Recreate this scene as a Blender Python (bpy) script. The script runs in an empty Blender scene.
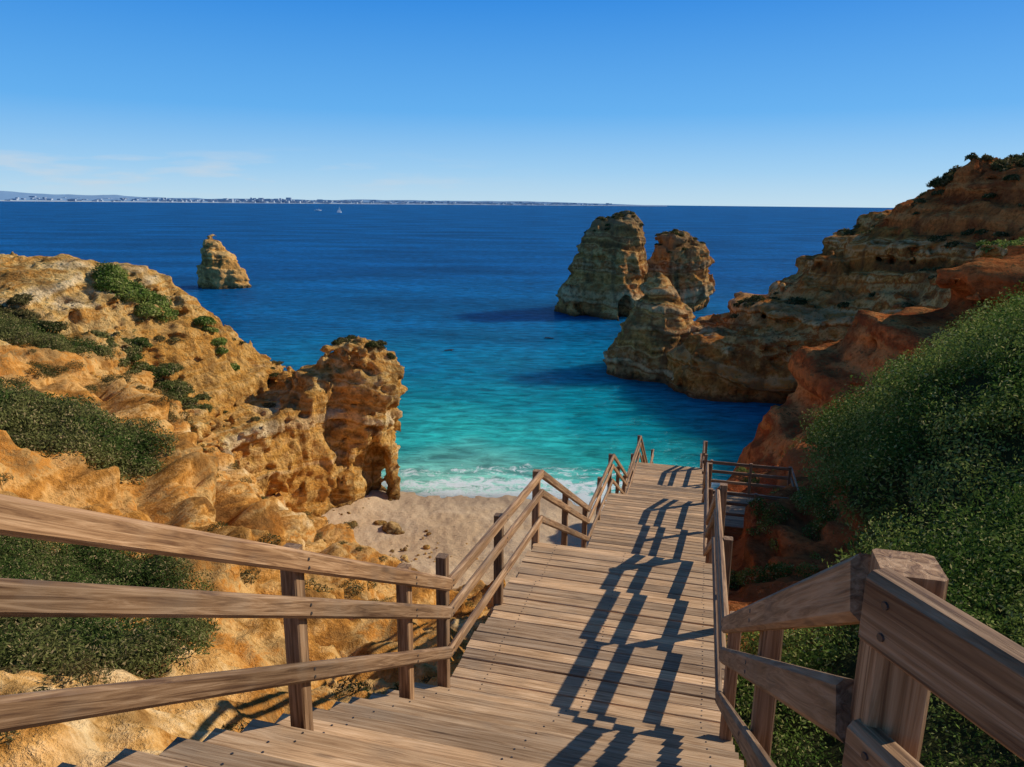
import bpy, math, numpy as np, time
from mathutils import Vector, Matrix
T0=time.time()
rng=np.random.default_rng(7)
scene=bpy.context.scene
H=25.0   # eye height above the sea (z=0)

# ------------------------------------------------------------------ noise
_P=rng.permutation(256).astype(np.int32); _P=np.concatenate([_P,_P])
_R=rng.uniform(-1,1,256).astype(np.float32)
def vn(x,y,z,s=0):
    x=np.asarray(x,dtype=np.float32)+np.float32(s*17.3); y=np.asarray(y,dtype=np.float32); z=np.asarray(z,dtype=np.float32)
    xf=np.floor(x); yf=np.floor(y); zf=np.floor(z)
    fx=x-xf; fy=y-yf; fz=z-zf
    u=fx*fx*(3-2*fx); v=fy*fy*(3-2*fy); w=fz*fz*(3-2*fz)
    xi=xf.astype(np.int32); yi=yf.astype(np.int32)&255; zi=zf.astype(np.int32)&255
    X0=_P[xi&255]; X1=_P[(xi+1)&255]; y1=(yi+1)&255; z1=(zi+1)&255
    a=_P[X0+yi]; b=_P[X1+yi]; c=_P[X0+y1]; d=_P[X1+y1]
    def g(q,r): return _R[_P[q+r]]
    l0=(g(a,zi)*(1-u)+g(b,zi)*u)*(1-v)+(g(c,zi)*(1-u)+g(d,zi)*u)*v
    l1=(g(a,z1)*(1-u)+g(b,z1)*u)*(1-v)+(g(c,z1)*(1-u)+g(d,z1)*u)*v
    return l0*(1-w)+l1*w
def fbm(x,y,z,o=4,s=0,gain=.5,ridge=False):
    r=0; a=1.0; t=0
    for i in range(o):
        n=vn(x,y,z,s+i)
        if ridge: n=1-2*np.abs(n)
        r=r+a*n; t+=a; a*=gain; x=x*2.03; y=y*2.03; z=z*2.03
    return r/t
def sstep(a,b,x):
    t=np.clip((x-a)/(b-a),0,1); return t*t*(3-2*t)

class TPS:
    def __init__(s,pts,lam=.3):
        p=np.array(pts,float); s.p=p[:,:2]/10; n=len(p)
        K=s.k(s.p,s.p)+lam*.1*np.eye(n)
        A=np.zeros((n+3,n+3)); A[:n,:n]=K; A[:n,n]=1; A[:n,n+1:]=s.p; A[n:,:n]=A[:n,n:].T
        s.w=np.linalg.solve(A,np.concatenate([p[:,2],[0,0,0]]))
    def k(s,a,b):
        r2=((a[:,None,:]-b[None,:,:])**2).sum(-1); return r2*np.log(r2+1e-9)*.5
    def __call__(s,x,y):
        sh=np.shape(x); q=np.stack([np.ravel(x),np.ravel(y)],1)/10; out=np.empty(len(q)); n=len(s.p)
        for i in range(0,len(q),40000):
            c=q[i:i+40000]; out[i:i+40000]=s.k(c,s.p)@s.w[:n]+s.w[n]+c@s.w[n+1:]
        return out.reshape(sh)

def polysd(x,y,poly):
    d=np.full(x.shape,1e9); ins=np.zeros(x.shape,bool); n=len(poly)
    for i in range(n):
        ax,ay=poly[i]; bx,by=poly[(i+1)%n]; ex,ey=bx-ax,by-ay
        t=np.clip(((x-ax)*ex+(y-ay)*ey)/(ex*ex+ey*ey),0,1)
        d=np.minimum(d,np.hypot(x-ax-t*ex,y-ay-t*ey))
        c=((ay>y)!=(by>y))&(x<ex*(y-ay)/(ey if abs(ey)>1e-9 else 1e-9)+ax)
        ins^=c
    return np.where(ins,-d,d)

# ------------------------------------------------------------------ mesh helpers
def link(ob,parent=None):
    scene.collection.objects.link(ob)
    if parent: ob.parent=parent
    return ob
def mesh_np(name,V,F,mat,smooth=True,parent=None,attrs=None):
    V=np.asarray(V,np.float32); F=np.asarray(F,np.int32)
    me=bpy.data.meshes.new(name); n=len(V); m=len(F); k=F.shape[1]
    me.vertices.add(n); me.vertices.foreach_set('co',V.ravel())
    me.loops.add(m*k); me.loops.foreach_set('vertex_index',F.ravel())
    me.polygons.add(m); me.polygons.foreach_set('loop_start',np.arange(0,m*k,k,dtype=np.int32))
    me.polygons.foreach_set('loop_total',np.full(m,k,np.int32))
    me.polygons.foreach_set('use_smooth',np.full(m,smooth))
    if attrs:
        for a,v in attrs.items():
            at=me.attributes.new(a,'FLOAT','POINT'); at.data.foreach_set('value',np.ascontiguousarray(v,np.float32))
    me.update(calc_edges=True); me.validate()
    me.materials.append(mat)
    return link(bpy.data.objects.new(name,me),parent)
def empty(name,loc=(0,0,0)):
    e=bpy.data.objects.new(name,None); e.location=loc; return link(e)

def surface_nets(F,org,h):
    S=F<0; nx,ny,nz=F.shape
    c=np.zeros((nx-1,ny-1,nz-1),np.int8)
    offs=[(i,j,k) for i in (0,1) for j in (0,1) for k in (0,1)]
    for i,j,k in offs: c+=S[i:nx-1+i,j:ny-1+j,k:nz-1+k]
    act=(c>0)&(c<8); idx=np.argwhere(act)
    vid=np.full(act.shape,-1,np.int32); vid[act]=np.arange(len(idx))
    pos=np.zeros((len(idx),3)); cnt=np.zeros(len(idx))
    val={o:F[idx[:,0]+o[0],idx[:,1]+o[1],idx[:,2]+o[2]] for o in offs}
    for a in offs:
        for ax in range(3):
            if a[ax]==0:
                b=list(a); b[ax]=1; b=tuple(b); fa,fb=val[a],val[b]
                m=(fa<0)!=(fb<0); t=np.where(m,fa/(fa-fb+1e-12),0)
                p=np.array(a,float)[None,:].repeat(len(idx),0); p[:,ax]+=t
                pos+=p*m[:,None]; cnt+=m
    V=(idx+pos/cnt[:,None])*h+np.array(org)
    Q=[]
    for ax in range(3):
        sl0=[slice(None)]*3; sl1=[slice(None)]*3; sl0[ax]=slice(0,-1); sl1[ax]=slice(1,None)
        s0=S[tuple(sl0)]; s1=S[tuple(sl1)]; e=np.argwhere(s0!=s1)
        o1,o2=[q for q in range(3) if q!=ax]
        ok=(e[:,o1]>0)&(e[:,o2]>0)&(e[:,o1]<F.shape[o1]-1)&(e[:,o2]<F.shape[o2]-1); e=e[ok]
        def cid(d1,d2):
            q=e.copy(); q[:,o1]-=d1; q[:,o2]-=d2; return vid[q[:,0],q[:,1],q[:,2]]
        quad=np.stack([cid(1,1),cid(0,1),cid(0,0),cid(1,0)],1)
        flip=s0[e[:,0],e[:,1],e[:,2]]
        if ax==1: flip=~flip
        quad[~flip]=quad[~flip][:,::-1]
        Q.append(quad)
    Q=np.concatenate(Q); Q=Q[(Q>=0).all(1)]
    return V,Q
def vnormals(V,Q):
    n=np.cross(V[Q[:,2]]-V[Q[:,0]],V[Q[:,3]]-V[Q[:,1]]); N=np.zeros_like(V)
    for k in range(4):
        for a in range(3): N[:,a]+=np.bincount(Q[:,k],n[:,a],len(V))
    return N/(np.linalg.norm(N,axis=1,keepdims=True)+1e-9)

_st=rng.uniform(-1,1,400)
def strata(z,th):
    q=np.asarray(z)/th+60; i=np.floor(q).astype(int); f=q-i; f=sstep(.3,.98,f)
    return _st[i%400]*(1-f)+_st[(i+1)%400]*f
def warpz(x,y,z,seed): return z+2.2*vn(x*.07,y*.07,z*0,seed+3)+.5*vn(x*.4,y*.4,z*.4,seed+2)
def pitf(x,y,z,f,seed):
    return sstep(.18,.60,vn(x*f,y*f,z*f*1.7,seed+60))*sstep(-.35,.25,vn(x*.22,y*.22,z*.3,seed+61))
def rough(F,gx,gy,gz,amp=1.0,sa=.5,th=1.3,band=5,seed=0,f0=1.0,low=1.7,pit=.6,pf=.85):
    m=np.abs(F)<band; ii=np.nonzero(m)
    x=gx[ii[0]]; y=gy[ii[1]]; z=gz[ii[2]]
    n=low*fbm(x*.12*f0,y*.12*f0,z*.10*f0,3,seed)
    n+=.95*(fbm(x*.40*f0,y*.40*f0,z*.20*f0,3,seed+5,ridge=True)-.1)
    n+=.42*fbm(x*1.0*f0,y*1.0*f0,z*1.1*f0,3,seed+9,.6)
    w=warpz(x,y,z,seed)
    md=np.clip(.75+.9*vn(x*.17,y*.17,z*.12,seed+14),0.1,1.5)
    n=n*amp+md*(sa*strata(w,th)+sa*.5*strata(w*1.0+31,th*.37))
    n-=pit*pitf(x,y,z,pf,seed)+.5*pit*pitf(x,y,z,pf*2.1,seed+2)
    F[ii]-=n.astype(F.dtype)*1.0
    return F
def rock_attrs(V,th,seed,sc=1.0,pf=.85):
    x,y,z=V[:,0],V[:,1],V[:,2]; w=warpz(x,y,z,seed)
    st=.5+.36*strata(w,th)+.24*strata(w+31,th*.37)+.26*fbm(x*.5*sc,y*.5*sc,z*1.2*sc,3,seed+40)
    pt=sstep(-.12,.22,fbm(x*.16*sc,y*.16*sc,z*.16*sc,3,seed+41))
    sk=sstep(.02,.34,fbm(x*.8*sc,y*.8*sc,z*.16*sc,4,seed+42,.6))
    return {'st':np.clip(st,0,1),'pt':pt,'sk':sk}
def axes(lo,hi,h):
    return [np.arange(lo[i],hi[i]+h*.5,h) for i in range(3)]
def smax(a,b,k): 
    h=np.clip(.5+.5*(a-b)/k,0,1); return b*(1-h)+a*h+k*h*(1-h)
def smin(a,b,k): return -smax(-a,-b,k)
def column(gx,gy,gz,tab,rot=0):
    t=np.array(tab,float); Z=gz
    cx,cy,rx,ry=[np.interp(Z,t[:,0],t[:,i])[None,None,:] for i in (1,2,3,4)]
    dx=gx[:,None,None]-cx; dy=gy[None,:,None]-cy
    f=(np.sqrt((dx/rx)**2+(dy/ry)**2)-1)*np.minimum(rx,ry)
    return smax(f,(Z-t[-1,0])[None,None,:]+f*0,2.0)
def ellipsoid(gx,gy,gz,c,r):
    q=np.sqrt(((gx[:,None,None]-c[0])/r[0])**2+((gy[None,:,None]-c[1])/r[1])**2+((gz[None,None,:]-c[2])/r[2])**2)
    return (q-1)*min(r)

# ------------------------------------------------------------------ materials
class M:
    def __init__(s,name):
        s.m=bpy.data.materials.new(name); s.m.use_nodes=True; s.t=s.m.node_tree
        s.t.nodes.clear(); s.out=s.t.nodes.new('ShaderNodeOutputMaterial')
    def n(s,typ,ins=None,**kw):
        nd=s.t.nodes.new(typ)
        for k,v in kw.items(): setattr(nd,k,v)
        for k,v in (ins or {}).items():
            sock=nd.inputs[k]
            if isinstance(v,bpy.types.NodeSocket): s.t.links.new(v,sock)
            elif isinstance(v,bpy.types.Node): s.t.links.new(v.outputs[0],sock)
            else:
                if sock.type=='RGBA' and len(v)==3: v=(*v,1)
                sock.default_value=v
        return nd
    def math(s,op,a,b=0.0,c=None):
        d={0:a,1:b}
        if c is not None: d[2]=c
        return s.n('ShaderNodeMath',d,operation=op)
    def mix(s,f,a,b,bt='MIX'): return s.n('ShaderNodeMixRGB',{'Fac':f,'Color1':a,'Color2':b},blend_type=bt)
    def ramp(s,f,stops,interp='LINEAR'):
        r=s.n('ShaderNodeValToRGB',{0:f}); cr=r.color_ramp; cr.interpolation=interp
        while len(cr.elements)<len(stops): cr.elements.new(.5)
        for e,(p,c) in zip(cr.elements,stops):
            e.position=p; e.color=(*c,1) if not isinstance(c,(int,float)) else (c,c,c,1)
        return r
    def pos(s): return s.n('ShaderNodeNewGeometry').outputs['Position']
    def attr(s,n): return s.n('ShaderNodeAttribute',attribute_name=n).outputs['Fac']
    def mapp(s,v,sc,loc=(0,0,0)): return s.n('ShaderNodeMapping',{'Vector':v,'Scale':sc,'Location':loc})
    def noise(s,v,sc,det=4,r=.55,dist=0): return s.n('ShaderNodeTexNoise',{'Vector':v,'Scale':sc,'Detail':det,'Roughness':r,'Distortion':dist})
    def finish(s,col,rough=.9,bump=None,spec=.2,**extra):
        ins={'Base Color':col,'Roughness':rough,'Specular IOR Level':spec}
        if bump is not None: ins['Normal']=bump
        ins.update(extra)
        b=s.n('ShaderNodeBsdfPrincipled',ins); s.t.links.new(b.outputs[0],s.out.inputs[0]); return s.m
    def finish_diff(s,col,bump=None):
        ins={'Color':col,'Roughness':.6}
        if bump is not None: ins['Normal']=bump
        b=s.n('ShaderNodeBsdfDiffuse',ins); s.t.links.new(b.outputs[0],s.out.inputs[0]); return s.m

def rock_mat(name,stops,patchc,veg=(.05,.06,.022),vegamt=.5,sc=1.0,dark=(.10,.065,.04),zgrey=None,bd=.55):
    m=M(name); P=m.pos()
    sp=m.noise(P,1.9*sc,6,.70)
    f=m.math('ADD',m.attr('st'),m.math('MULTIPLY',m.math('SUBTRACT',sp,.5),.6))
    col=m.ramp(f,stops)
    col=m.mix(m.math('MULTIPLY',m.attr('pt'),.5),col,patchc)
    col=m.mix(m.math('MULTIPLY',m.attr('sk'),.6),col,dark)
    col=m.mix(1.0,col,m.ramp(sp,[(.34,.58),(.5,1.0),(.68,1.18)]),'MULTIPLY')
    z=m.n('ShaderNodeSeparateXYZ',{0:P}).outputs['Z']
    if zgrey:
        g=m.n('ShaderNodeMapRange',{0:m.math('ADD',z,m.math('MULTIPLY',m.attr('pt'),5.0)),1:zgrey[0],2:zgrey[1]})
        col=m.mix(m.math('MULTIPLY',g,.75),col,zgrey[2])
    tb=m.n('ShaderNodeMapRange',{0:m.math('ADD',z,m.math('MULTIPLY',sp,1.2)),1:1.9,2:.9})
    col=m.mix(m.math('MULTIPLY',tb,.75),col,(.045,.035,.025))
    nz=m.n('ShaderNodeSeparateXYZ',{0:m.n('ShaderNodeNewGeometry').outputs['Normal']}).outputs['Z']
    vm=m.math('MULTIPLY',m.n('ShaderNodeMapRange',{0:nz,1:.5,2:.85}),m.ramp(sp,[(.62-.25*vegamt,0.0),(.70-.25*vegamt,1.0)]))
    col=m.mix(m.math('MULTIPLY',vm,.85),col,m.mix(sp,veg,tuple(c*2.2 for c in veg)))
    vor=m.n('ShaderNodeTexVoronoi',{'Vector':m.n('ShaderNodeMapping',{'Vector':P,'Scale':(1,1,1.8)}),'Scale':.9*sc},feature='F1')
    vor2=m.n('ShaderNodeTexVoronoi',{'Vector':m.n('ShaderNodeMapping',{'Vector':P,'Scale':(1,1,1.5)}),'Scale':3.1*sc},feature='F1')
    hb=m.math('ADD',m.math('MULTIPLY',sp,1.0),m.math('ADD',m.math('MULTIPLY',vor.outputs['Distance'],.30),m.math('MULTIPLY',vor2.outputs['Distance'],.16)))
    b=m.n('ShaderNodeBump',{'Strength':1.0,'Distance':bd,'Height':hb})
    return m.finish_diff(col,b)

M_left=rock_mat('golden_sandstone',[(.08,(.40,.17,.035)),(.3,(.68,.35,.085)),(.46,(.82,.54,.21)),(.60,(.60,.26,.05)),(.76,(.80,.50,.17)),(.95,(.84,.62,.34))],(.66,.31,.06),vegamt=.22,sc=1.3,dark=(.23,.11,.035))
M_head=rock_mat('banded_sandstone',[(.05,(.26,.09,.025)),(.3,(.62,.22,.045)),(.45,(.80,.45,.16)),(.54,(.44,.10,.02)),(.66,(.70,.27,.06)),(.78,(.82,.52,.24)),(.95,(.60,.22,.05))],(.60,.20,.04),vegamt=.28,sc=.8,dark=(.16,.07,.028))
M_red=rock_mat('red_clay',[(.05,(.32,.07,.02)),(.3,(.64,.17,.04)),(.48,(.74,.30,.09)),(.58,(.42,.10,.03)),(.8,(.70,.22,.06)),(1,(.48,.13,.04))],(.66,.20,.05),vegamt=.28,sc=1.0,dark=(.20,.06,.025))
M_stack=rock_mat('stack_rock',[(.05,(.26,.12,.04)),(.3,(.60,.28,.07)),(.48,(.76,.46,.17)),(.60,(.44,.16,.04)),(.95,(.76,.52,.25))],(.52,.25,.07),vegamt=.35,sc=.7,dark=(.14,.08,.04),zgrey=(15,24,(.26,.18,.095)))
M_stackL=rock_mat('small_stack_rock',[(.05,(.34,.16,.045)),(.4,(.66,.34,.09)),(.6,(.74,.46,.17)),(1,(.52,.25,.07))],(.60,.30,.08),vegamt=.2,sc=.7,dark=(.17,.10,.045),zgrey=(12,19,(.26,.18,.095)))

def terrain_mat():
    m=M('hillside_earth'); P=m.pos(); A=m.attr
    n2=m.noise(P,3.2,6,.70); n3=m.noise(P,19,4,.7)
    f=m.math('ADD',A('st'),m.math('MULTIPLY',m.math('SUBTRACT',n2,.5),.7))
    org=m.ramp(f,[(.1,(.38,.145,.028)),(.32,(.62,.28,.06)),(.48,(.78,.47,.17)),(.60,(.58,.23,.04)),(.78,(.74,.41,.13)),(.95,(.80,.56,.28))])
    red=m.ramp(f,[(.2,(.30,.07,.025)),(.5,(.60,.18,.05)),(.8,(.46,.11,.035))])
    col=m.mix(A('red'),org,red)
    col=m.mix(m.math('MULTIPLY',m.math('MULTIPLY',A('pt'),m.math('SUBTRACT',1.0,A('red'))),.3),col,(.60,.25,.045))
    pb=m.ramp(n3,[(.60,0.0),(.66,1.0)])
    col=m.mix(m.math('MULTIPLY',pb,.3),col,(.68,.49,.28))
    col=m.mix(m.math('MULTIPLY',A('sk'),.6),col,(.20,.105,.038))
    col=m.mix(1.0,col,m.ramp(n2,[(.32,.56),(.5,.98),(.68,1.15)]),'MULTIPLY')
    col=m.mix(A('veg'),col,m.mix(n2,(.022,.028,.010),(.075,.075,.028)))
    z=m.n('ShaderNodeSeparateXYZ',{0:P}).outputs['Z']
    sand=m.mix(n3,(.58,.41,.24),(.78,.57,.36))
    sand=m.mix(m.ramp(A('st'),[(.45,0.0),(.7,.5)]),sand,(.55,.35,.18))
    sand=m.mix(m.math('MULTIPLY',m.ramp(n2,[(.56,0.0),(.64,1.0)]),m.math('MULTIPLY',A('sk'),.6)),sand,(.22,.14,.08))
    wet=m.n('ShaderNodeMapRange',{0:m.math('ADD',z,m.math('MULTIPLY',A('st'),.3)),1:.80,2:.38})
    sand=m.mix(m.math('MULTIPLY',wet,.6),sand,(.36,.24,.15))
    col=m.mix(A('sand'),col,sand)
    hb=m.math('ADD',m.math('MULTIPLY',n2,.5),m.math('MULTIPLY',n3,.10))
    sbump=m.math('MULTIPLY',hb,m.math('SUBTRACT',1.0,m.math('MULTIPLY',A('sand'),.45)))
    b=m.n('ShaderNodeBump',{'Strength':1.0,'Distance':.42,'Height':sbump})
    return m.finish_diff(col,b)
M_ter=terrain_mat()

def leaf_mat(name,c1,c2,c3):
    m=M(name)
    r=m.attr('rnd'); k=m.attr('tint')
    col=m.mix(k,c1,c2)
    col=m.mix(m.ramp(r,[(.80,0.0),(.97,1.0)]),col,c3)
    col=m.mix(1.0,col,m.ramp(r,[(0,.6),(1,1.35)]),'MULTIPLY')
    b=m.n('ShaderNodeBsdfDiffuse',{'Color':col})
    t=m.n('ShaderNodeBsdfTranslucent',{'Color':col})
    x=m.n('ShaderNodeMixShader',{0:.3,1:b.outputs[0],2:t.outputs[0]})
    m.t.links.new(x.outputs[0],m.out.inputs[0]); return m.m
M_leafR=leaf_mat('scrub_leaves',(.085,.145,.026),(.22,.27,.06),(.34,.31,.12))
M_leafL=leaf_mat('dry_scrub_leaves',(.075,.11,.026),(.16,.16,.05),(.28,.20,.10))
M_leafD=leaf_mat('olive_scrub_leaves',(.060,.070,.022),(.13,.11,.04),(.24,.17,.08))

def wood_mat(name,a,b,c,rough=.75):
    m=M(name)
    g=m.n('ShaderNodeAttribute',attribute_name='gco').outputs['Vector']
    big=m.noise(m.mapp(g,(.6,2.5,2.5)),1.0,2)
    gr=m.noise(m.mapp(g,(1.6,38,38)),1.0,5,.65,1.2)
    col=m.ramp(gr,[(.34,a),(.5,b),(.66,c)])
    col=m.mix(1.0,col,m.ramp(big,[(.3,.7),(.7,1.3)]),'MULTIPLY')
    rv=m.attr('rnd')
    col=m.mix(1.0,col,m.ramp(rv,[(0,(.66,.66,.68)),(.5,(1.0,.98,.95)),(1,(1.22,1.16,1.08))]),'MULTIPLY')
    kn=m.n('ShaderNodeTexVoronoi',{'Vector':m.mapp(g,(1.3,6,6)),'Scale':1.0})
    kf=m.ramp(kn.outputs['Distance'],[(.06,1.0),(.13,0.0)])
    col=m.mix(m.math('MULTIPLY',kf,.6),col,(.07,.04,.025))
    stn=m.noise(m.pos(),2.2,3,.6)
    col=m.mix(m.ramp(stn,[(.5,0.0),(.75,.4)]),col,(.22,.17,.12))
    b_=m.n('ShaderNodeBump',{'Strength':.6,'Distance':.008,'Height':gr})
    return m.finish(col,rough,b_,.2)
M_deck=wood_mat('weathered_deck_wood',(.25,.14,.068),(.45,.28,.15),(.59,.40,.24))
M_rail=wood_mat('brown_rail_wood',(.11,.053,.025),(.25,.14,.068),(.40,.25,.14),.6)
mm=M('steel_screw'); M_screw=mm.finish((.09,.08,.075),.45,None,.5,Metallic=.7)

# ------------------------------------------------------------------ near terrain
CP=[(-5,4,-4.4),(-4.7,6,-5.1),(-8,4,-4),(-14,6,-3.8),(-2.8,3,-3.9),(0,0,-2.7),(0,5,-5.1),(2,5,-5.5),(-2.6,6.5,-6.2),(0,-6,-2),(-10,-6,-1.5),(10,-6,-1),
(-3,9,-7.6),(-7.4,12,-7.4),(-12,12,-6.2),(-22,12,-4.8),(-3,14,-10.4),(-7.4,16,-9.2),(-3.9,10,-6.9),(-6.9,20,-11.3),(-13,25,-10.8),(-17.7,28,-8.9),(-19.2,27,-8),(-26.6,38,-9.2),(-28,46,-9),(-35,30,-7),
(-21.6,38,-10.6),(-16.9,38,-15),(-19,41,-13),(-11.8,38,-19.4),(-8.2,42,-22.6),(-12,31,-14),(-17,46,-20),(-40,50,-9),(-30,58,-10),(-19,56,-24),(-22,64,-27),(-40,66,-12),
(-13,48,-23.7),(-5,44,-23.2),(-5,54,-24.2),(-5,61,-25.05),(-5,68,-26.3),(5,60,-25),(5,46,-23.3),(12,55,-25.3),(-10,59,-24.6),(-13,56,-24.2),(-15,60,-24),(20,50,-25.5),(30,60,-27),(-12,70,-27),(5,70,-26.5),
(-3,20,-13.6),(-3,28,-18),(-2,36,-21.5),(3,30,-17),(5,23,-12.5),(4,38,-21.5),(10,42,-22),(2,16,-10),(2,10,-7.3),
(3.5,8,-6.2),(5.7,8,-5.2),(5.8,16,-8.9),(7.5,18,-8.5),(9,12,-5.6),(12,28,-9.6),(10.6,20,-6.2),(13.5,25,-7.2),(17,25,-5.0),(16,30,-8.4),(13.7,20,-4.0),(20,20,-1.8),(20,30,-5.9),(10.2,28,-10.6),(13.1,32,-11.5),(12,38,-19),(18,38,-15),(25,35,-7.6),(3.5,3,-4.2),(8,3,-3.4),(15,5,-2.2),(6,0,-2.8),(30,45,-13),(45,30,-1),(45,60,-20)]
tps=TPS(CP)
def hz(x,y): return tps(x,y)+H
def axis(lo,hi,c,d0,g):
    r=[c]; 
    while r[-1]<hi: r.append(r[-1]+d0+g*abs(r[-1]-c))
    l=[c]
    while l[-1]>lo: l.append(l[-1]-d0-g*abs(l[-1]-c))
    return np.array(l[:0:-1]+r)
xs=axis(-48,46,-6,.07,.0075); ys=axis(-8,72,6,.07,.0055)
GX,GY=np.meshgrid(xs,ys,indexing='ij'); Z=hz(GX,GY)
dzx=np.gradient(Z,xs,axis=0); dzy=np.gradient(Z,ys,axis=1)
L=np.sqrt(1+dzx**2+dzy**2); NX,NY,NZ=-dzx/L,-dzy/L,1/L
sandm=sstep(3.2,1.9,Z+.8*fbm(GX*.3,GY*.3,Z*0,2,3))
def vegmask(x,y):
    n=fbm(x*.35,y*.35,x*0,3,21)
    def el(cx,cy,rx,ry): return 1-np.sqrt(((x-cx)/rx)**2+((y-cy)/ry)**2)
    a=np.maximum.reduce([el(-19.5,26.8,5.3,4.9),el(-10.0,12.5,4.4,3.7),el(-7.4,9.6,2.6,2.4),el(-14,9,6,5),el(-30,46,3.4,3.4),el(-26,19,7,8)])
    b=(x-.43*y-.4)/3
    b=np.where((x>2.2)&(y<40),b,-1)
    b=np.where((y<10)&(x>2.6),1,b)
    return np.maximum(a*3+n*1.1, b*3+n*.9)
VM=vegmask(GX,GY); vegm=sstep(0,.35,VM)*(1-sandm)
far=sstep(9,24,np.hypot(GX,GY))
amp=(1-sandm)*(.45+.55*sstep(2,7,np.hypot(GX,GY)))
crag=fbm(GX*.35,GY*.35,Z*.2,4,31,.5,ridge=True)-.15
big=fbm(GX*.16+.3*Z*.1,GY*.16,Z*.12,3,51,.5,ridge=True)-.25
wz=Z+1.2*vn(GX*.15,GY*.15,Z*0,4)+.3*vn(GX*.8,GY*.8,Z*.5,6)
disp=amp*(.8*crag+.34*fbm(GX*1.3,GY*1.3,Z*1.3,4,37,.58)+(.5+.6*far)*strata(wz,1.3)*sstep(.98,.85,NZ)+.25*strata(wz+9,.45)*sstep(.98,.85,NZ)+1.4*far*big*(GX<0)-.6*pitf(GX,GY,Z,1.1,4)*(.4+.6*far))
disp*=np.where(GY<8,.7,1)*np.where(vegm>.5,.55,1)
ds=GX*.25+GY*.968; dt=GX*.968-GY*.25
PR=[(-8,-1.6),(1.07,-1.6),(5.5,-4.2),(9.3,-4.55),(13.9,-6.95),(18,-7.2),(22,-9.2),(27,-9.45),(33,-12.9),(36,-12.9)]
prs=np.array(PR)
deckz=np.interp(ds,prs[:,0],prs[:,1])+H
corr=sstep(1.6,.2,np.abs(dt+.8)-1.6)*(ds<34)
X2=GX+NX*disp; Y2=GY+NY*disp; Z2=Z+NZ*disp+ (sandm*(.12*fbm(GX*.8,GY*.8,Z*0,3,8)+.05*vn(GX*2.6,GY*2.6,Z*0,18)))
Z2=np.where(corr>0,np.minimum(Z2,Z2*(1-corr)+np.minimum(Z2,deckz-.75)*corr),Z2)
nx,ny=GX.shape; I=np.arange(nx*ny).reshape(nx,ny)
Fq=np.stack([I[:-1,:-1],I[1:,:-1],I[1:,1:],I[:-1,1:]],-1).reshape(-1,4)
redm=sstep(1.0,5.0,GX)
TV=np.stack([X2,Y2,Z2],-1).reshape(-1,3)
ta=rock_attrs(TV,1.3,2,1.6); ta.update({'veg':vegm.ravel(),'sand':sandm.ravel(),'red':redm.ravel()})
mesh_np('hillside_terrain',TV,Fq,M_ter,attrs=ta)
AREA=(np.gradient(xs)[:,None]*np.gradient(ys)[None,:]*L).ravel(); VMr=VM.ravel(); SAr=sandm.ravel()
def pick(mask,n):
    k=np.nonzero(mask)[0]; p=AREA[k]/AREA[k].sum(); return TV[rng.choice(k,n,p=p)]+rng.normal(0,.04,(n,3))*[1,1,.2]
print('near terrain',nx*ny,time.time()-T0)

# ------------------------------------------------------------------ left headland
SC={}
def build_sdf(name,F,g,h,mat,th=1.2,seed=0,sc=1.0):
    V,Q=surface_nets(F,(g[0][0],g[1][0],g[2][0]),h); ob=mesh_np(name,V,Q,mat,attrs=rock_attrs(V,th,seed,sc)); SC[name]=(V,vnormals(V,Q)); print(name,len(V),round(time.time()-T0,1)); return ob
h=.18; g=axes((-48,38,-1.5),(-6,71,21.5),h); gx,gy,gz=g
polyL=[(-10.0,59.6),(-10.4,58.2),(-13.0,56.8),(-15.6,52.8),(-18.0,48.5),(-20.5,43.5),(-26,40.5),(-52,36),(-60,80),(-34,72),(-25,68),(-16,66.5),(-12,64.5),(-10.2,62)]
TL=TPS([(-13,60,-11.2),(-11,59,-12.2),(-17.5,58,-13.8),(-20,58,-16.2),(-20.8,58,-14.2),(-23.2,58,-10.3),(-24.6,57,-8.3),(-26.5,56,-7.5),(-29.6,54,-7.0),(-34,50,-6.6),(-9,60,-13.9),(-22.9,50,-13.2),(-26,50,-10.9),(-30,46,-9.3),
 (-19,53,-15.8),(-17,54,-15.2),(-24,45,-12),(-20,46,-13.8),(-45,45,-6.5),(-40,70,-8),(-28,66,-10),(-18,64,-15.5),(-13,64,-13.5),(-22,41,-12.4)],.1)
A,B=np.meshgrid(gx,gy,indexing='ij')
d2=polysd(A,B,polyL); T2=TL(A,B)+H
F=smax((d2[:,:,None]+.05*gz[None,None,:]).astype(np.float32),((gz[None,None,:]-T2[:,:,None])*.8).astype(np.float32),1.0)
F=smin(F,ellipsoid(gx,gy,gz,(-12.0,60.2,9.6),(2.6,2.9,3.0)).astype(np.float32),.8)
F=rough(F,gx,gy,gz,.85,.40,1.2,4,1,1.2,pit=.65,pf=.9)
cx=ellipsoid(gx,gy,gz,(-11.3,57.0,2.4),(1.3,4.6,4.6)).astype(np.float32)
mi=np.abs(cx)<1.5; ii=np.nonzero(mi); cx[ii]+=.55*fbm(gx[ii[0]]*.7,gy[ii[1]]*.7,gz[ii[2]]*.7,3,77).astype(np.float32)
F=smax(F,-cx,.3)
build_sdf('sandstone_headland',F,g,h,M_left,1.2,1,1.3)

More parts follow.
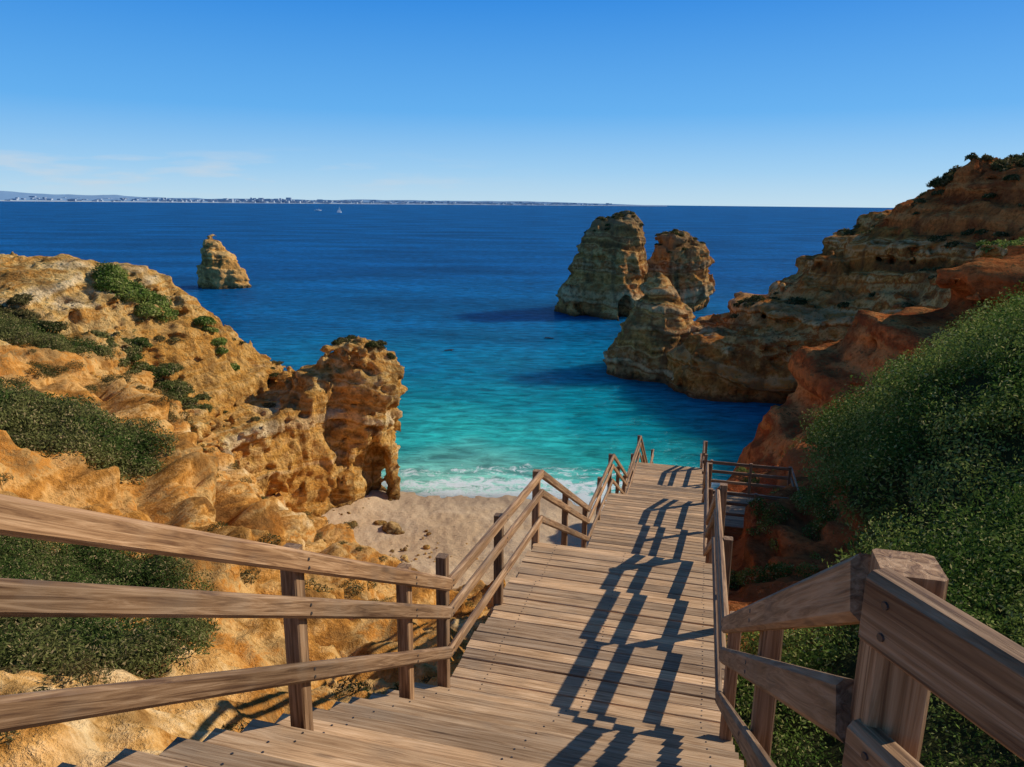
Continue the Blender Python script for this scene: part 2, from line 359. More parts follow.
# ------------------------------------------------------------------ right headland
h=.42; g=axes((12,42,-2),(112,152,37),h); gx,gy,gz=g
polyR=[(12,44),(15,50),(18.5,56),(26,62),(36,67),(45,74),(47,82),(43,89),(36,91.5),(29,94.5),(24,97.5),(22,104),(24,113),(30,121),(42,130),(60,142),(130,160),(130,30),(12,30)]
TR=TPS([(25,100,-19),(30,106,-18),(35,108,-15.5),(43,110,-13),(46,113,-9.5),(51,115,-7),(55,115,-3.2),(57,112,1.2),(64,110,2.2),(66,100,4.4),(80,100,7),(100,120,6),(60,140,-4),(35,125,-17),
(42,97,-14.5),(47,96,-11.5),(54,98,-3),(50,75,-4.0),(40,72,-9.5),(60,75,-1),(48,86,-11),(62,88,0),(21.7,52,-13.6),(23.6,54,-11.3),(27.3,56,-8.9),(33.6,56,-6.6),(38,56,-5.4),(50,55,-3.5),(30,64,-15),(40,64,-10.5),(30,46,-11),(25,45,-12),(40,44,-6),(18,46,-17),(90,70,4),(60,50,-3)],.1)
A,B=np.meshgrid(gx,gy,indexing='ij'); d2=polysd(A,B,polyR); T2=TR(A,B)+H
tw=T2+1.5*fbm(A*.06,B*.06,A*0,2,61); st_=3.2; q=tw/st_; T2=T2*.30+.70*(np.floor(q)+sstep(.6,.98,q-np.floor(q)))*st_+.2
F=smax((d2[:,:,None]+.18*gz[None,None,:]).astype(np.float32),((gz[None,None,:]-T2[:,:,None])*.8).astype(np.float32),1.2)
F=rough(F,gx,gy,gz,1.15,.95,2.0,5,3,.8,pit=1.1,pf=.42)
V,Q=surface_nets(F,(gx[0],gy[0],gz[0]),h); Nn=vnormals(V,Q)
cen=V[Q].mean(1); isred=(cen[:,1]+6*fbm(cen[:,0]*.3,cen[:,1]*.3,cen[:,2]*.3,2)<68)|((cen[:,0]>54)&(cen[:,2]+3*fbm(cen[:,0]*.2,cen[:,1]*.2,cen[:,2]*.2,2)>15)&(cen[:,1]<116))
ob=mesh_np('coastal_headland',V,Q,M_head,attrs=rock_attrs(V,2.0,3,.8)); ob.data.materials.append(M_red)
ob.data.polygons.foreach_set('material_index',isred.astype(np.int32)); SC['R']=(V,Nn)
print('R',len(V),time.time()-T0)

def stack(name,lo,hi,h,tabs,mat,f0=1.0,amp=.8,sa=.5,th=1.3,seed=0,cut=None,low=2.6,k=1.0,pit=.9,pf=.45):
    g=axes(lo,hi,h); F=None
    for t in tabs:
        c=column(*g,t).astype(np.float32); F=c if F is None else smin(F,c,k)
    F=rough(F,*g,amp,sa,th,5,seed,f0,low,pit,pf)
    if cut: 
        for c,r in cut: F=smax(F,-ellipsoid(*g,c,r).astype(np.float32),.6)
    return build_sdf(name,F,g,h,mat,th,seed,.8)
stack('sea_stack.003',(6,98,-2),(38,126,18),.26,[[(-2,22,112,8,8),(4.7,22,112,6.0,7),(9,22.6,112,3.6,5),(12.5,21.9,112,1.8,3),(15.2,21.4,112,1.0,1.6)],
  [(-2,28,104,7,6),(4,29,104,5.5,5),(7,30,105,4,4)],[(-2,18.5,113,4,4),(3,18.8,113,3,3),(6,19.2,113,2,2)]],M_stack,1.2,.8,.48,1.3,5,low=1.4,pit=.7,pf=.6)
stack('sea_stack',(4,160,-2),(34,194,27),.32,[[(-2,17,177,6.2,11),(4,17.8,177,5.6,10),(12,19.0,177,5.0,8),(18,21,177,4.2,7),(21.3,22.0,177,4.0,5)],
   [(-2,22,172,5,8),(8,23,173,4.8,7),(14,24.3,174,4.2,6),(21.0,24.6,175,3.2,5)],[(-2,25.5,176,4.8,7),(10,26.4,176,3.4,5),(15,26.6,176,2.4,4)]],M_stack,.9,1.0,.65,1.8,7,
  cut=[((25,165.5,2),(1.8,4,3.6))])
stack('sea_stack.001',(22,170,-2),(54,198,21),.32,[[(-2,42.8,185,5.8,8),(6,43.2,185,5.0,7),(11.6,43.4,185,4.4,6),(14.2,43.4,185,3.6,5),(15.8,43.2,185,2.6,4)],[(-2,36.5,185,6,8),(8,37.5,185,4.6,6),(13,38.5,185,3.8,5),(17.0,39,185,2.8,4)],
  [(-2,31.8,183,5.4,5),(6,32,183,4.4,4),(11,32.2,183,3.6,3)]],M_stack,.9,1.0,.65,1.8,11,cut=[((34.4,178,1.6),(1.7,5,3.6))])
stack('sea_stack.002',(-98,208,-2),(-72,234,19),.28,[[(-2,-85.5,221,8,7),(1.5,-85.6,221,6.6,6),(8,-87,221,4.8,5.0),(11,-88,221,3.0,3.6),(14.2,-88.4,221,1.6,2.0)],[(-2,-82,220,5,4),(4,-82.5,220,3.2,3),(7,-83,220,2,2)]],M_stackL,1.1,.75,.6,1.5,13,low=1.6,pit=.7)

# ------------------------------------------------------------------ sea
def sea():
    m=M('sea_water'); P=m.pos(); s=m.n('ShaderNodeSeparateXYZ',{0:P}); x,y=s.outputs['X'],s.outputs['Y']
    n=m.noise(P,.035,3,.6); nn=m.math('MULTIPLY',m.math('SUBTRACT',n,.5),44.0)
    dx=m.math('MULTIPLY',m.math('ADD',x,5.0),1.2); dy=m.math('SUBTRACT',y,58.0)
    d=m.math('SQRT',m.math('ADD',m.math('MULTIPLY',dx,dx),m.math('MULTIPLY',dy,dy)))
    k=m.math('MINIMUM',m.math('DIVIDE',d,30.0),1.0)
    d=m.math('ADD',d,m.math('MULTIPLY',nn,k))
    f=m.math('DIVIDE',d,220.0)
    col=m.ramp(f,[(0,(.48,.58,.40)),(.03,(.26,.60,.44)),(.085,(.025,.42,.37)),(.16,(.002,.25,.29)),(.26,(.001,.15,.25)),(.45,(.001,.100,.235)),(1,(.001,.075,.220))])
    col=m.mix(1.0,col,m.ramp(m.noise(m.mapp(P,(.012,.03,1)),1.0,4,.65),[(.35,.62),(.65,1.28)]),'MULTIPLY')
    sh=m.math('SUBTRACT',y,m.math('ADD',61.0,m.math('MULTIPLY',m.math('SUBTRACT',m.noise(m.mapp(P,(.13,.02,1)),1.0,2),.5),6.0)))
    fn=m.noise(P,.9,5,.72,.8)
    band=m.ramp(m.n('ShaderNodeMapRange',{0:sh,1:-3.0,2:10.0}),[(0,1.0),(.24,1.0),(.36,.55),(.5,.72),(.62,.35),(.75,.48),(1,0.0)])
    fm=m.n('ShaderNodeMapRange',{0:m.math('ADD',fn,m.math('MULTIPLY',m.math('SUBTRACT',band,.5),.50)),1:.46,2:.60})
    near=m.n('ShaderNodeMapRange',{0:m.math('ABSOLUTE',m.math('SUBTRACT',x,3.0)),1:22.0,2:12.0})
    ins=m.n('ShaderNodeMapRange',{0:sh,1:10.0,2:7.0})
    fm=m.math('MULTIPLY',m.math('MULTIPLY',fm,near),ins)
    wa=m.noise(m.mapp(P,(.30,.75,1)),1.0,5,.66,.5)
    wb=m.noise(m.mapp(P,(.05,.11,1)),1.0,3)
    col=m.mix(1.0,col,m.ramp(wa,[(.35,.55),(.5,1.0),(.66,1.5)]),'MULTIPLY')
    col=m.mix(m.math('MULTIPLY',fm,.9),col,(.78,.80,.78))
    w=m.math('ADD',wa,m.math('MULTIPLY',wb,1.8))
    b=m.n('ShaderNodeBump',{'Strength':1.0,'Distance':.8,'Height':w})
    df=m.n('ShaderNodeSubsurfaceScattering',{'Color':col,'Scale':1.0,'Radius':(14,14,14),'Normal':b},falloff='BURLEY')
    gl=m.n('ShaderNodeBsdfGlossy',{'Color':(.8,.9,1.0),'Roughness':.25,'Normal':b})
    fr=m.n('ShaderNodeFresnel',{'IOR':1.33,'Normal':b})
    fac=m.math('MULTIPLY',m.math('MINIMUM',m.math('MULTIPLY',fr,.5),.13),m.math('SUBTRACT',1.0,fm))
    mx=m.n('ShaderNodeMixShader',{0:fac,1:df.outputs[0],2:gl.outputs[0]})
    m.t.links.new(mx.outputs[0],m.out.inputs[0]); return m.m
M_sea=sea()
N=96; R=24000; Vs=[(0,0,0)]+[(R*math.cos(2*math.pi*i/N),R*math.sin(2*math.pi*i/N),0) for i in range(N)]
mesh_np('sea_water',Vs,[(0,1+i,1+(i+1)%N) for i in range(N)],M_sea,False)

# ------------------------------------------------------------------ distant coast + town
m=M('distant_hills'); P=m.pos(); c=m.mix(m.noise(P,.004,3),(.15,.27,.42),(.22,.33,.46)); M_hill=m.finish_diff(c)  # aerial haze painted into the hill colour: pale blue, no volume
m=M('distant_beach'); M_db=m.finish_diff((.42,.46,.48))  # sand tone greyed by the same painted-in haze
m=M('distant_walls'); P=m.pos(); c=m.mix(m.ramp(m.noise(P,.01,2),[(.4,0.0),(.6,1.0)]),(.50,.55,.62),(.32,.40,.50)); M_town=m.finish_diff(c)  # white walls, with distance haze baked into their bluish colour
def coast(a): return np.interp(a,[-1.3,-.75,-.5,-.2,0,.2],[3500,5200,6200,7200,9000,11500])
na=500; aa=np.linspace(-1.2,.20,na); V=[]
rows=[(0,0),(150,6),(500,.35),(1200,.8),(2200,1.0),(2800,0.0)]
peak=np.interp(aa,[-1.2,-.72,-.6,-.45,-.25,0,.1,.2],[110,82,62,46,40,48,36,2])*(1+.35*fbm(aa*14,aa*0+3.3,aa*0,4,2))
for j,(off,k) in enumerate(rows):
    for i in range(na):
        Yc=coast(aa[i])+off; z=k if j<2 else k*peak[i]*(1+.2*float(vn(aa[i]*60,j*3.1,0.5)))
        V.append((aa[i]*Yc,Yc,max(z,-1)))
Ih=np.arange(len(rows)*na).reshape(len(rows),na)
Fc=np.stack([Ih[:-1,:-1],Ih[:-1,1:],Ih[1:,1:],Ih[1:,:-1]],-1).reshape(-1,4)
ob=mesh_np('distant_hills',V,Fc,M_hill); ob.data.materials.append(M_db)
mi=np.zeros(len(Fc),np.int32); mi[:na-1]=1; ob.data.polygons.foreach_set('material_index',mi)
bv=[];bf=[]
def addbox(cx,cy,z0,w,d,hh,rot=0):
    n=len(bv); ca,sa=math.cos(rot),math.sin(rot)
    for zz in (z0,z0+hh):
        for ux,uy in ((-1,-1),(1,-1),(1,1),(-1,1)):
            bv.append((cx+ca*ux*w/2-sa*uy*d/2,cy+sa*ux*w/2+ca*uy*d/2,zz))
    for f in ((0,1,5,4),(1,2,6,5),(2,3,7,6),(3,0,4,7),(4,5,6,7)): bf.append([n+q for q in f])
for i in range(620):
    cl=[(-.62,.12),(-.36,.05),(-.30,.04),(-.22,.05),(-.45,.12),(-.05,.07),(-.14,.05),(.03,.05)][rng.integers(8)]
    a=rng.normal(*cl)
    if a>.14: continue
    Yc=coast(a)+rng.uniform(60,900); hh=rng.uniform(4,11)*(1.0 if rng.random()<.9 else 1.8)
    if abs(a+.33)<.05: hh*=1.6
    z0=np.interp(Yc-coast(a),[0,150,500,1200],[0,6,16,30])
    addbox(a*Yc,Yc,z0-6,rng.uniform(15,60),20,hh+8,rng.uniform(-.4,.4))
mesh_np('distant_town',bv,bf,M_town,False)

# ------------------------------------------------------------------ vegetation
def leaves(name,P,Nr,Ls,mat,wr=.42):
    Ls=Ls*np.clip(np.hypot(P[:,0],P[:,1])/11,.38,1)
    n=len(P); q=Nr+rng.normal(0,.65,(n,3)); q/=np.linalg.norm(q,axis=1,keepdims=True)
    r=rng.normal(0,1,(n,3)); a=np.cross(q,r); a/=np.linalg.norm(a,axis=1,keepdims=True)+1e-9; b=np.cross(q,a)
    Lh=(Ls/2)[:,None]; W=Lh*wr
    V=np.stack([P-a*Lh,P+b*W+a*Lh*.1,P+a*Lh,P-b*W+a*Lh*.1],1).reshape(-1,3)
    tint=sstep(-.25,.25,fbm(P[:,0]*.7,P[:,1]*.7,P[:,2]*.7,2,33))
    Fq=np.arange(n*4).reshape(n,4); rn=np.repeat(rng.random(n),4)
    return mesh_np(name,V,Fq,mat,False,attrs={'rnd':rn,'tint':np.repeat(tint,4)})
def shrub_pts(C,R,per,fl=.8,seed=0):
    nsh=len(C); wt=R**2/np.clip(np.hypot(C[:,0],C[:,1])/11,.45,1)**1.6; wt=wt/wt.sum(); n=int(per)
    i=rng.choice(nsh,n,p=wt); d=rng.normal(0,1,(n,3)); d[:,2]=np.abs(d[:,2])*1.0-.15; d/=np.linalg.norm(d,axis=1,keepdims=True)
    c=C[i]; lump=1+.38*fbm(d[:,0]*2.2+i*3.7,d[:,1]*2.2,d[:,2]*2.2,3,seed)
    rad=R[i]*lump*(1-.38*rng.random(n)**1.6)
    P=c+d*rad[:,None]*np.array([1,1,fl]); return P,d
def distw(y,a,b): return np.interp(y,a,b)
TXr,TYr=TV[:,0],TV[:,1]; tt=TXr*.968-TYr*.25
C=pick((VMr>.05)&(tt>.95)&(TXr>2.2)&(TXr<26)&(TYr<38)&(TYr>-1),1050)
r=rng.uniform(.3,1.3,len(C))*distw(C[:,1],[0,10,20],[.5,.8,1.1]); r=np.where(rng.random(len(C))<.12,r*1.3,r); C[:,2]+=.10*r
near=C[:,1]<11
P,d=shrub_pts(C[near],r[near],270000,.85,1); leaves('hillside_shrubs',P,d,rng.uniform(.045,.09,len(P)),M_leafR)
P,d=shrub_pts(C[~near],r[~near],400000,.95,2); leaves('hillside_shrubs.001',P,d,rng.uniform(.06,.13,len(P)),M_leafR)
C=pick((tt>.9)&(TXr>3)&(TXr<.43*TYr+.6)&(TYr>9)&(TYr<32)&(fbm(TXr*.5,TYr*.5,TXr*0,2,5)>.02),60)
r=rng.uniform(.15,.45,len(C)); P,d=shrub_pts(C,r,26000,.8,3); leaves('bank_shrubs',P,d,rng.uniform(.04,.09,len(P)),M_leafR)
C=pick((VMr>.0)&(TXr<-3)&(TXr>-.85*TYr-4)&(TYr>2)&(TYr<48)&(SAr<.1),950)
r=rng.uniform(.3,.85,len(C))*distw(C[:,1],[0,12,30],[.6,.8,1.2]); C[:,2]+=.05
near=C[:,1]<17.5; print('left shrubs',near.sum(),(~near).sum())
P,d=shrub_pts(C[near],r[near],270000,.75,4); leaves('slope_shrubs',P,d,rng.uniform(.04,.09,len(P)),M_leafL,.32)
P,d=shrub_pts(C[~near],r[~near],230000,.75,5); leaves('slope_shrubs.001',P,d,rng.uniform(.08,.17,len(P)),M_leafL,.38)
C=pick((TXr<-1.8)&(TXr>-28)&(TYr>5)&(TYr<46)&(tt<-2.6)&(TV[:,2]>3.5)&(fbm(TXr*.3,TYr*.3,TXr*0,2,15)>.11),380)
r=rng.uniform(.10,.42,len(C))*distw(C[:,1],[0,15,30],[.6,1,1.25]); P,d=shrub_pts(C,r,92000,.7,6); leaves('dry_tufts',P,d,rng.uniform(.05,.12,len(P)),M_leafD,.28)
C=np.array([(-1.9,6.7),(-1.5,7.5),(-2.3,7.4),(-1.1,8.4)]); C=np.column_stack([C,hz(C[:,0],C[:,1])+.5]); P,d=shrub_pts(C,np.array([.45,.5,.4,.5]),14000,1.1,8); leaves('stairside_shrub',P,d,rng.uniform(.03,.07,len(P)),M_leafL,.3)
def sdf_shrubs(name,key,sel,nsh,rr,nl,ls,mat,seed,fl=.6):
    V,Nn=SC[key]; k=np.nonzero((Nn[:,2]>.45)&sel(V))[0]
    if len(k)<5: print('no verts',name); return
    k=rng.choice(k,nsh); C=V[k]; r=rng.uniform(*rr,nsh); P,d=shrub_pts(C,r,nl,fl,seed); leaves(name,P,d,rng.uniform(*ls,len(P)),mat,.45)
def el(V,cx,cy,rx,ry): return ((V[:,0]-cx)/rx)**2+((V[:,1]-cy)/ry)**2<1
K='sandstone_headland'
sdf_shrubs('headland_shrubs',K,lambda V:el(V,-28,55,2.2,1.4),20,(.6,1.2),24000,(.12,.25),M_leafR,1,.9)
sdf_shrubs('headland_shrubs.001',K,lambda V:el(V,-23.2,58.0,1.2,1.4),8,(.4,.8),8000,(.12,.22),M_leafR,2)
sdf_shrubs('headland_shrubs.002',K,lambda V:el(V,-12,60,2.6,1.6)&(V[:,2]>11.5),26,(.25,.55),14000,(.1,.2),M_leafD,3)
sdf_shrubs('headland_shrubs.003',K,lambda V:el(V,-25.0,50.5,4.0,1.5),50,(.35,.8),36000,(.1,.22),M_leafL,4)
sdf_shrubs('headland_shrubs.004',K,lambda V:el(V,-31.5,46.5,2.8,2.8),28,(.4,1.0),22000,(.1,.22),M_leafD,5)
sdf_shrubs('headland_shrubs.005',K,lambda V:(fbm(V[:,0]*.25,V[:,1]*.25,V[:,2]*.25,2,9)>.15)&(V[:,2]>8),110,(.2,.5),20000,(.1,.2),M_leafD,6,.5)
sdf_shrubs('clifftop_shrubs','R',lambda V:(V[:,2]>9)&(fbm(V[:,0]*.12,V[:,1]*.12,V[:,2]*.12,2,9)>.12)&(V[:,1]>78),280,(.4,1.1),48000,(.25,.5),M_leafD,7,.6)
sdf_shrubs('clifftop_shrubs.002','R',lambda V:(V[:,2]>12)&(V[:,1]>62)&(V[:,1]<84)&(V[:,0]>40),480,(.5,1.2),70000,(.2,.45),M_leafR,27,.6)
sdf_shrubs('clifftop_shrubs.001','R',lambda V:(V[:,2]>15)&(V[:,1]<60)&(V[:,0]>33)&(fbm(V[:,0]*.2,V[:,1]*.2,V[:,2]*.2,2,19)>.12),36,(.3,.8),12000,(.15,.3),M_leafD,8,.6)
sdf_shrubs('clifftop_bush','R',lambda V:(V[:,2]>26)&el(V,62,104,8,8),26,(.6,1.4),14000,(.25,.5),M_leafD,9,.9)
sdf_shrubs('stack_top_scrub','sea_stack',lambda V:(V[:,2]>18),34,(.4,1.0),8000,(.25,.5),M_leafD,19,.5)
sdf_shrubs('stack_top_scrub.001','sea_stack.001',lambda V:(V[:,2]>13),22,(.4,.9),5500,(.25,.5),M_leafD,29,.5)
print('veg',time.time()-T0)

# ------------------------------------------------------------------ boards
class Acc:
    def __init__(s): s.v=[];s.f=[];s.g=[];s.r=[]
    def board(s,p0,p1,w,hh,up=(0,0,1),ch=.007):
        p0=Vector(p0);p1=Vector(p1);a=(p1-p0); Ln=a.length; a.normalize(); up=Vector(up)
        if abs(a.dot(up))>.98: up=Vector((D2[0],D2[1],0))
        sd=a.cross(up).normalized(); u=sd.cross(a).normalized()
        w/=2;hh/=2; prof=[(-w+ch,-hh),(w-ch,-hh),(w,-hh+ch),(w,hh-ch),(w-ch,hh),(-w+ch,hh),(-w,hh-ch),(-w,-hh+ch)]
        n=len(s.v); o=rng.uniform(0,60,3); rv=rng.random()
        for q,l in ((p0,0),(p1,Ln)):
            for x,y in prof:
                s.v.append(q+sd*x+u*y); s.g.append((l+o[0],x+o[1],y+o[2])); s.r.append(rv)
        for i in range(8):
            j=(i+1)%8; s.f.append((n+i,n+j,n+8+j,n+8+i))
        s.f.append(tuple(n+7-i for i in range(8))); s.f.append(tuple(n+8+i for i in range(8)))
    def disc(s,c,r,nrm=(0,0,1),k=6,th=.003):
        c=Vector(c); nrm=Vector(nrm).normalized(); a=nrm.orthogonal().normalized(); b=nrm.cross(a); n=len(s.v)
        for i in range(k):
            t=2*math.pi*i/k; s.v.append(c+a*math.cos(t)*r+b*math.sin(t)*r+nrm*th); s.g.append((0,0,0)); s.r.append(0)
        for i in range(k):
            t=2*math.pi*i/k; s.v.append(c+a*math.cos(t)*r*1.15+b*math.sin(t)*r*1.15-nrm*.002); s.g.append((0,0,0)); s.r.append(0)
        s.f.append(tuple(range(n,n+k)))
        for i in range(k): j=(i+1)%k; s.f.append((n+i,n+k+i,n+k+j,n+j))
    def make(s,name,mat,parent):
        me=bpy.data.meshes.new(name); me.from_pydata([tuple(v) for v in s.v],[],s.f); me.materials.append(mat)
        at=me.attributes.new('gco','FLOAT_VECTOR','POINT'); at.data.foreach_set('vector',np.array(s.g,np.float32).ravel())
        at=me.attributes.new('rnd','FLOAT','POINT'); at.data.foreach_set('value',np.array(s.r,np.float32))
        me.update(); return link(bpy.data.objects.new(name,me),parent)
D1=np.array([.25,.968]); D2=np.array([.968,-.25])
def W(s_,t_,z): return (D1[0]*s_+D2[0]*t_, D1[1]*s_+D2[1]*t_, z+H)
def pz(s_): return float(np.interp(s_,prs[:,0],prs[:,1]))
stairs=empty('wooden_staircase'); tr=Acc(); stg=Acc(); scr=Acc()
def plank(s_,w,z,t0,t1):
    j=rng.normal(0,.004,4)
    tr.board(W(s_+j[0],t0+j[1]*2.5,z-.021+j[2]*.3),W(s_+j[0],t1+j[3]*2.5,z-.021-j[2]*.3),w,.042)
    if s_<14:
        for t in (t0+.32,(t0+t1)/2,t1-.22):
            for e in (-.035,.035): scr.disc(W(s_+e,t+float(rng.normal(0,.005)),z+j[2]*.3*(1-2*(t-t0)/(t1-t0))),.0065)
def section(s0,s1,rise,per_step,t0,t1):
    z0,z1=pz(s0+1e-6),pz(s1-1e-6); n=max(1,round((z0-z1)/rise)); going=(s1-s0)/n
    for i in range(n):
        z=z0-(z0-z1)*(i+1)/n if n>1 else z0; k=max(per_step,round(going/.15)); pw=going/k
        for j in range(k):
            plank(s0+i*going+(j+.5)*pw+(.012 if j==0 else 0),pw-.009+(.02 if j==0 else 0),z,t0,t1)
        if rise<1: stg.board(W(s0+i*going+.03,t0+.08,z+rise*.5-.055),W(s0+i*going+.03,t1-.08,z+rise*.5-.055),.028,max(.05,rise-.05))
section(-2,1.07,9,2,-2.6,1.0)
section(1.07,5.5,.168,2,-2.28,.46)
section(5.5,9.3,.118,2,-2.06,.44)
section(9.3,13.9,.165,2,-2.06,.44)
section(13.9,18,.125,2,-2.06,.44)
section(18,22,.165,2,-2.06,.44)
section(22,27,.125,2,-2.3,.44)
section(27,33,.165,2,-2.06,.44)
section(33,36,9,2,-2.3,.8)
for k in range(len(PR)-1):
    (s0,z0),(s1,z1)=PR[k],PR[k+1]
    if s0<-2: s0=-2
    for t in ((-2.22,.40) if s1<=5.5 else (-2.03,.41)):
        stg.board(W(s0,t,z0-.23),W(s1,t,z1-.23),.07,.24)
for s_ in np.arange(2,35,2.2):
    for t in (-1.8,.2):
        b=W(s_,t,0); gz_=float(hz(np.array([b[0]]),np.array([b[1]]))[0])-H
        stg.board(W(s_,t,min(gz_-1.2,pz(s_)-.8)),W(s_,t,pz(s_)-.3),.14,.14)
for i in range(20):
    tr.board(W(22.35+i*.15,.46,-9.62),W(22.35+i*.15,3.25,-9.62),.14,.04)
for s_ in (22.4,25.2):
    stg.board(W(s_,.46,-9.76),W(s_,3.25,-9.76),.07,.2)
    for t in (.9,3.1): stg.board(W(s_,t,-14),W(s_,t,-9.66),.12,.12)
tr.make('treads',M_deck,stairs); stg.make('stringers_and_posts',M_rail,stairs); scr.make('screws',M_screw,stairs)

def railing(name,t,posts,heights,knots,inner,extra=None,pt=.095,lift=0):
    e=empty(name); ps=Acc(); rl=Acc(); bl=Acc()
    LF=lambda s_: lift*float(np.clip((5.5-s_)/4.14,0,1))
    for s_ in posts:
        top=1.02; w_=pt; off=.075
        if isinstance(s_,tuple):
            if len(s_)==3: w_=.105; off=.055
            s_,top=s_[:2]
        tp=t-inner*off
        ps.board(W(s_,tp,pz(s_)-.45),W(s_,tp,pz(s_)+top+LF(s_)),w_,w_,ch=.008)
    for hh,ht,th in heights:
        for (a,b) in zip(knots[:-1],knots[1:]):
            j=rng.normal(0,.004)
            rl.board(W(a,t,pz(a)+hh+j+LF(a)),W(b,t,pz(b)+hh+j+LF(b)),th,ht,ch=.016)
        for s_ in posts:
            if isinstance(s_,tuple): s_=s_[0]
            if s_<12 and s_>knots[0]:
                c=W(s_,t+inner*th/2,pz(s_)+hh+LF(s_))
                for dz in (-.025,.025): bl.disc((c[0],c[1],c[2]+dz),.009,(D2[0]*inner,D2[1]*inner,0),8,.004)
    if extra: extra(ps,rl,bl)
    ps.make('posts',M_rail,e); rl.make('rails',M_rail,e); 
    if bl.v: bl.make('bolts',M_screw,e)
HT=[(1.0,.115,.055),(.73,.11,.05),(.34,.105,.05)]
def landL(ps,rl,bl):
    for hh,ht,th in HT: rl.board(W(-2,-1.97,-1.6+hh),W(1.07,-1.97,-1.6+hh),th,ht,ch=.014)
    for s_ in (-1.5,): ps.board(W(s_,-2.05,-2.2),W(s_,-2.05,-.5),.095,.095)
railing('wooden_railing',-1.97,[(1.1,1.08),(3.24,1.08),(4.73,1.1),(5.57,1.24),7.4,(9.3,1.04),11.6,13.9,16,(18,1.04),20,22,24.5,(27,1.04),30,33,36],HT,[1.07,5.52,9.3,13.9,18,22,27,33,36],1,landL)
def landR(ps,rl,bl):
    c=Vector(W(1.36,.385,0)); dr=Vector((.30,-.954,0)).normalized(); sdv=Vector((-.954,-.30,0)).normalized()
    p=Vector((c.x,c.y,H))+sdv*.062+dr*.0; q=p+dr*2.7
    for hh,ht,th in ((-.69,.14,.06),(-.99,.13,.055),(-1.31,.12,.05)):
        rl.board(p+Vector((0,0,hh)),q+Vector((0,0,hh)),th,ht,ch=.012)
        for dz in (-.03,.03):
            bb=p+dr*.05+sdv*(th/2)+Vector((0,0,hh+dz)); bl.disc(bb,.007,sdv,8,.004)
    o=-sdv*.09
    ps.board(q+o+Vector((0,0,-2.2)),q+o+Vector((0,0,-.6)),.11,.11)
    for s_ in (22.4,25.2):
        for t in (.6,1.9,3.15): ps.board(W(s_,t,-9.9),W(s_,t,-8.5),.09,.09)
        for hh in (.35,.7,1.02): rl.board(W(s_,.46,-9.6+hh),W(s_,3.2,-9.6+hh),.05,.1)
    for hh in (.35,.7,1.02): rl.board(W(22.4,3.2,-9.6+hh),W(25.2,3.2,-9.6+hh),.05,.1)
railing('wooden_railing.001',.33,[(1.36,1.05,1),3.3,(5.5,1.10),7.5,(9.6,1.15),11.6,13.9,16,(18,1.04),20,22,25.3,(27,1.04),30,33,36],[(1.0,.125,.055),(.73,.12,.05),(.34,.11,.05)],[1.40,5.5,9.5,13.9,18,22],-1,landR,lift=.10)
e=bpy.data.objects['wooden_railing.001']; rl=Acc()
for hh,ht,th in HT:
    for a,b in ((25.3,27),(27,33),(33,36)): rl.board(W(a,.33,pz(a)+hh),W(b,.33,pz(b)+hh),th,ht)
rl.make('lower_rails',M_rail,e)

# ------------------------------------------------------------------ boats, swimmers, beach rocks
mw=M('white_paint').finish((.8,.8,.8),.4,None,.5); msail=M('sailcloth').finish((.8,.8,.78),.8,None,.2); msk=M('wetsuit').finish((.03,.03,.04),.6,None,.2)
def hull(name,Ln,Wd,Ht,parent,mat):
    V=[];Fh=[];ns=9
    for i in range(ns):
        u=i/(ns-1)*2-1; w=Wd/2*(1-abs(u)**2.6)+.01; zt=Ht*(1+.25*u*u)
        x=u*Ln/2
        V+= [(x,-w,zt),(x*.95,-w*.7,Ht*.1),(x*.9,0,-.3*Ht),(x*.95,w*.7,Ht*.1),(x,w,zt)]
    for i in range(ns-1):
        for j in range(4): a=i*5+j; Fh.append((a,a+5,a+6,a+1))
        Fh.append((i*5+4,i*5+9,i*5+5,i*5))
    return mesh_np(name,V,Fh,mat,True,parent)
def sailboat(name,x,y,sc,rot,sails=True):
    e=empty(name,(x,y,.2)); e.rotation_euler=(0,0,rot); e.scale=(sc,)*3
    hull('hull',11,3.2,1.2,e,mw)
    a=Acc(); a.board((0,0,1),(0,0,14 if sails else 3.2),.18,.18); a.board((0,0,2.2),(-4.6,0,2.2),.14,.14) if sails else a.board((-2.5,0,2),(2,0,2),2.2,1.4); a.make('mast_and_boom' if sails else 'cabin',mw,e)
    if sails:
        V=[(-.1,0,2.4),(-4.5,.3,2.4),(-.1,0,13.6),(-2,.5,7),(5.2,0,1.6),(.2,.0,12.5),(.3,.5,2.2)]
        me=bpy.data.meshes.new('sails'); me.from_pydata(V,[],[(0,1,3),(0,3,2),(4,5,6)]); me.materials.append(msail); link(bpy.data.objects.new('sails',me),e)
sailboat('sailboat',-388,1700,1.0,.5); sailboat('motorboat',-500,1950,1.7,.15,False)
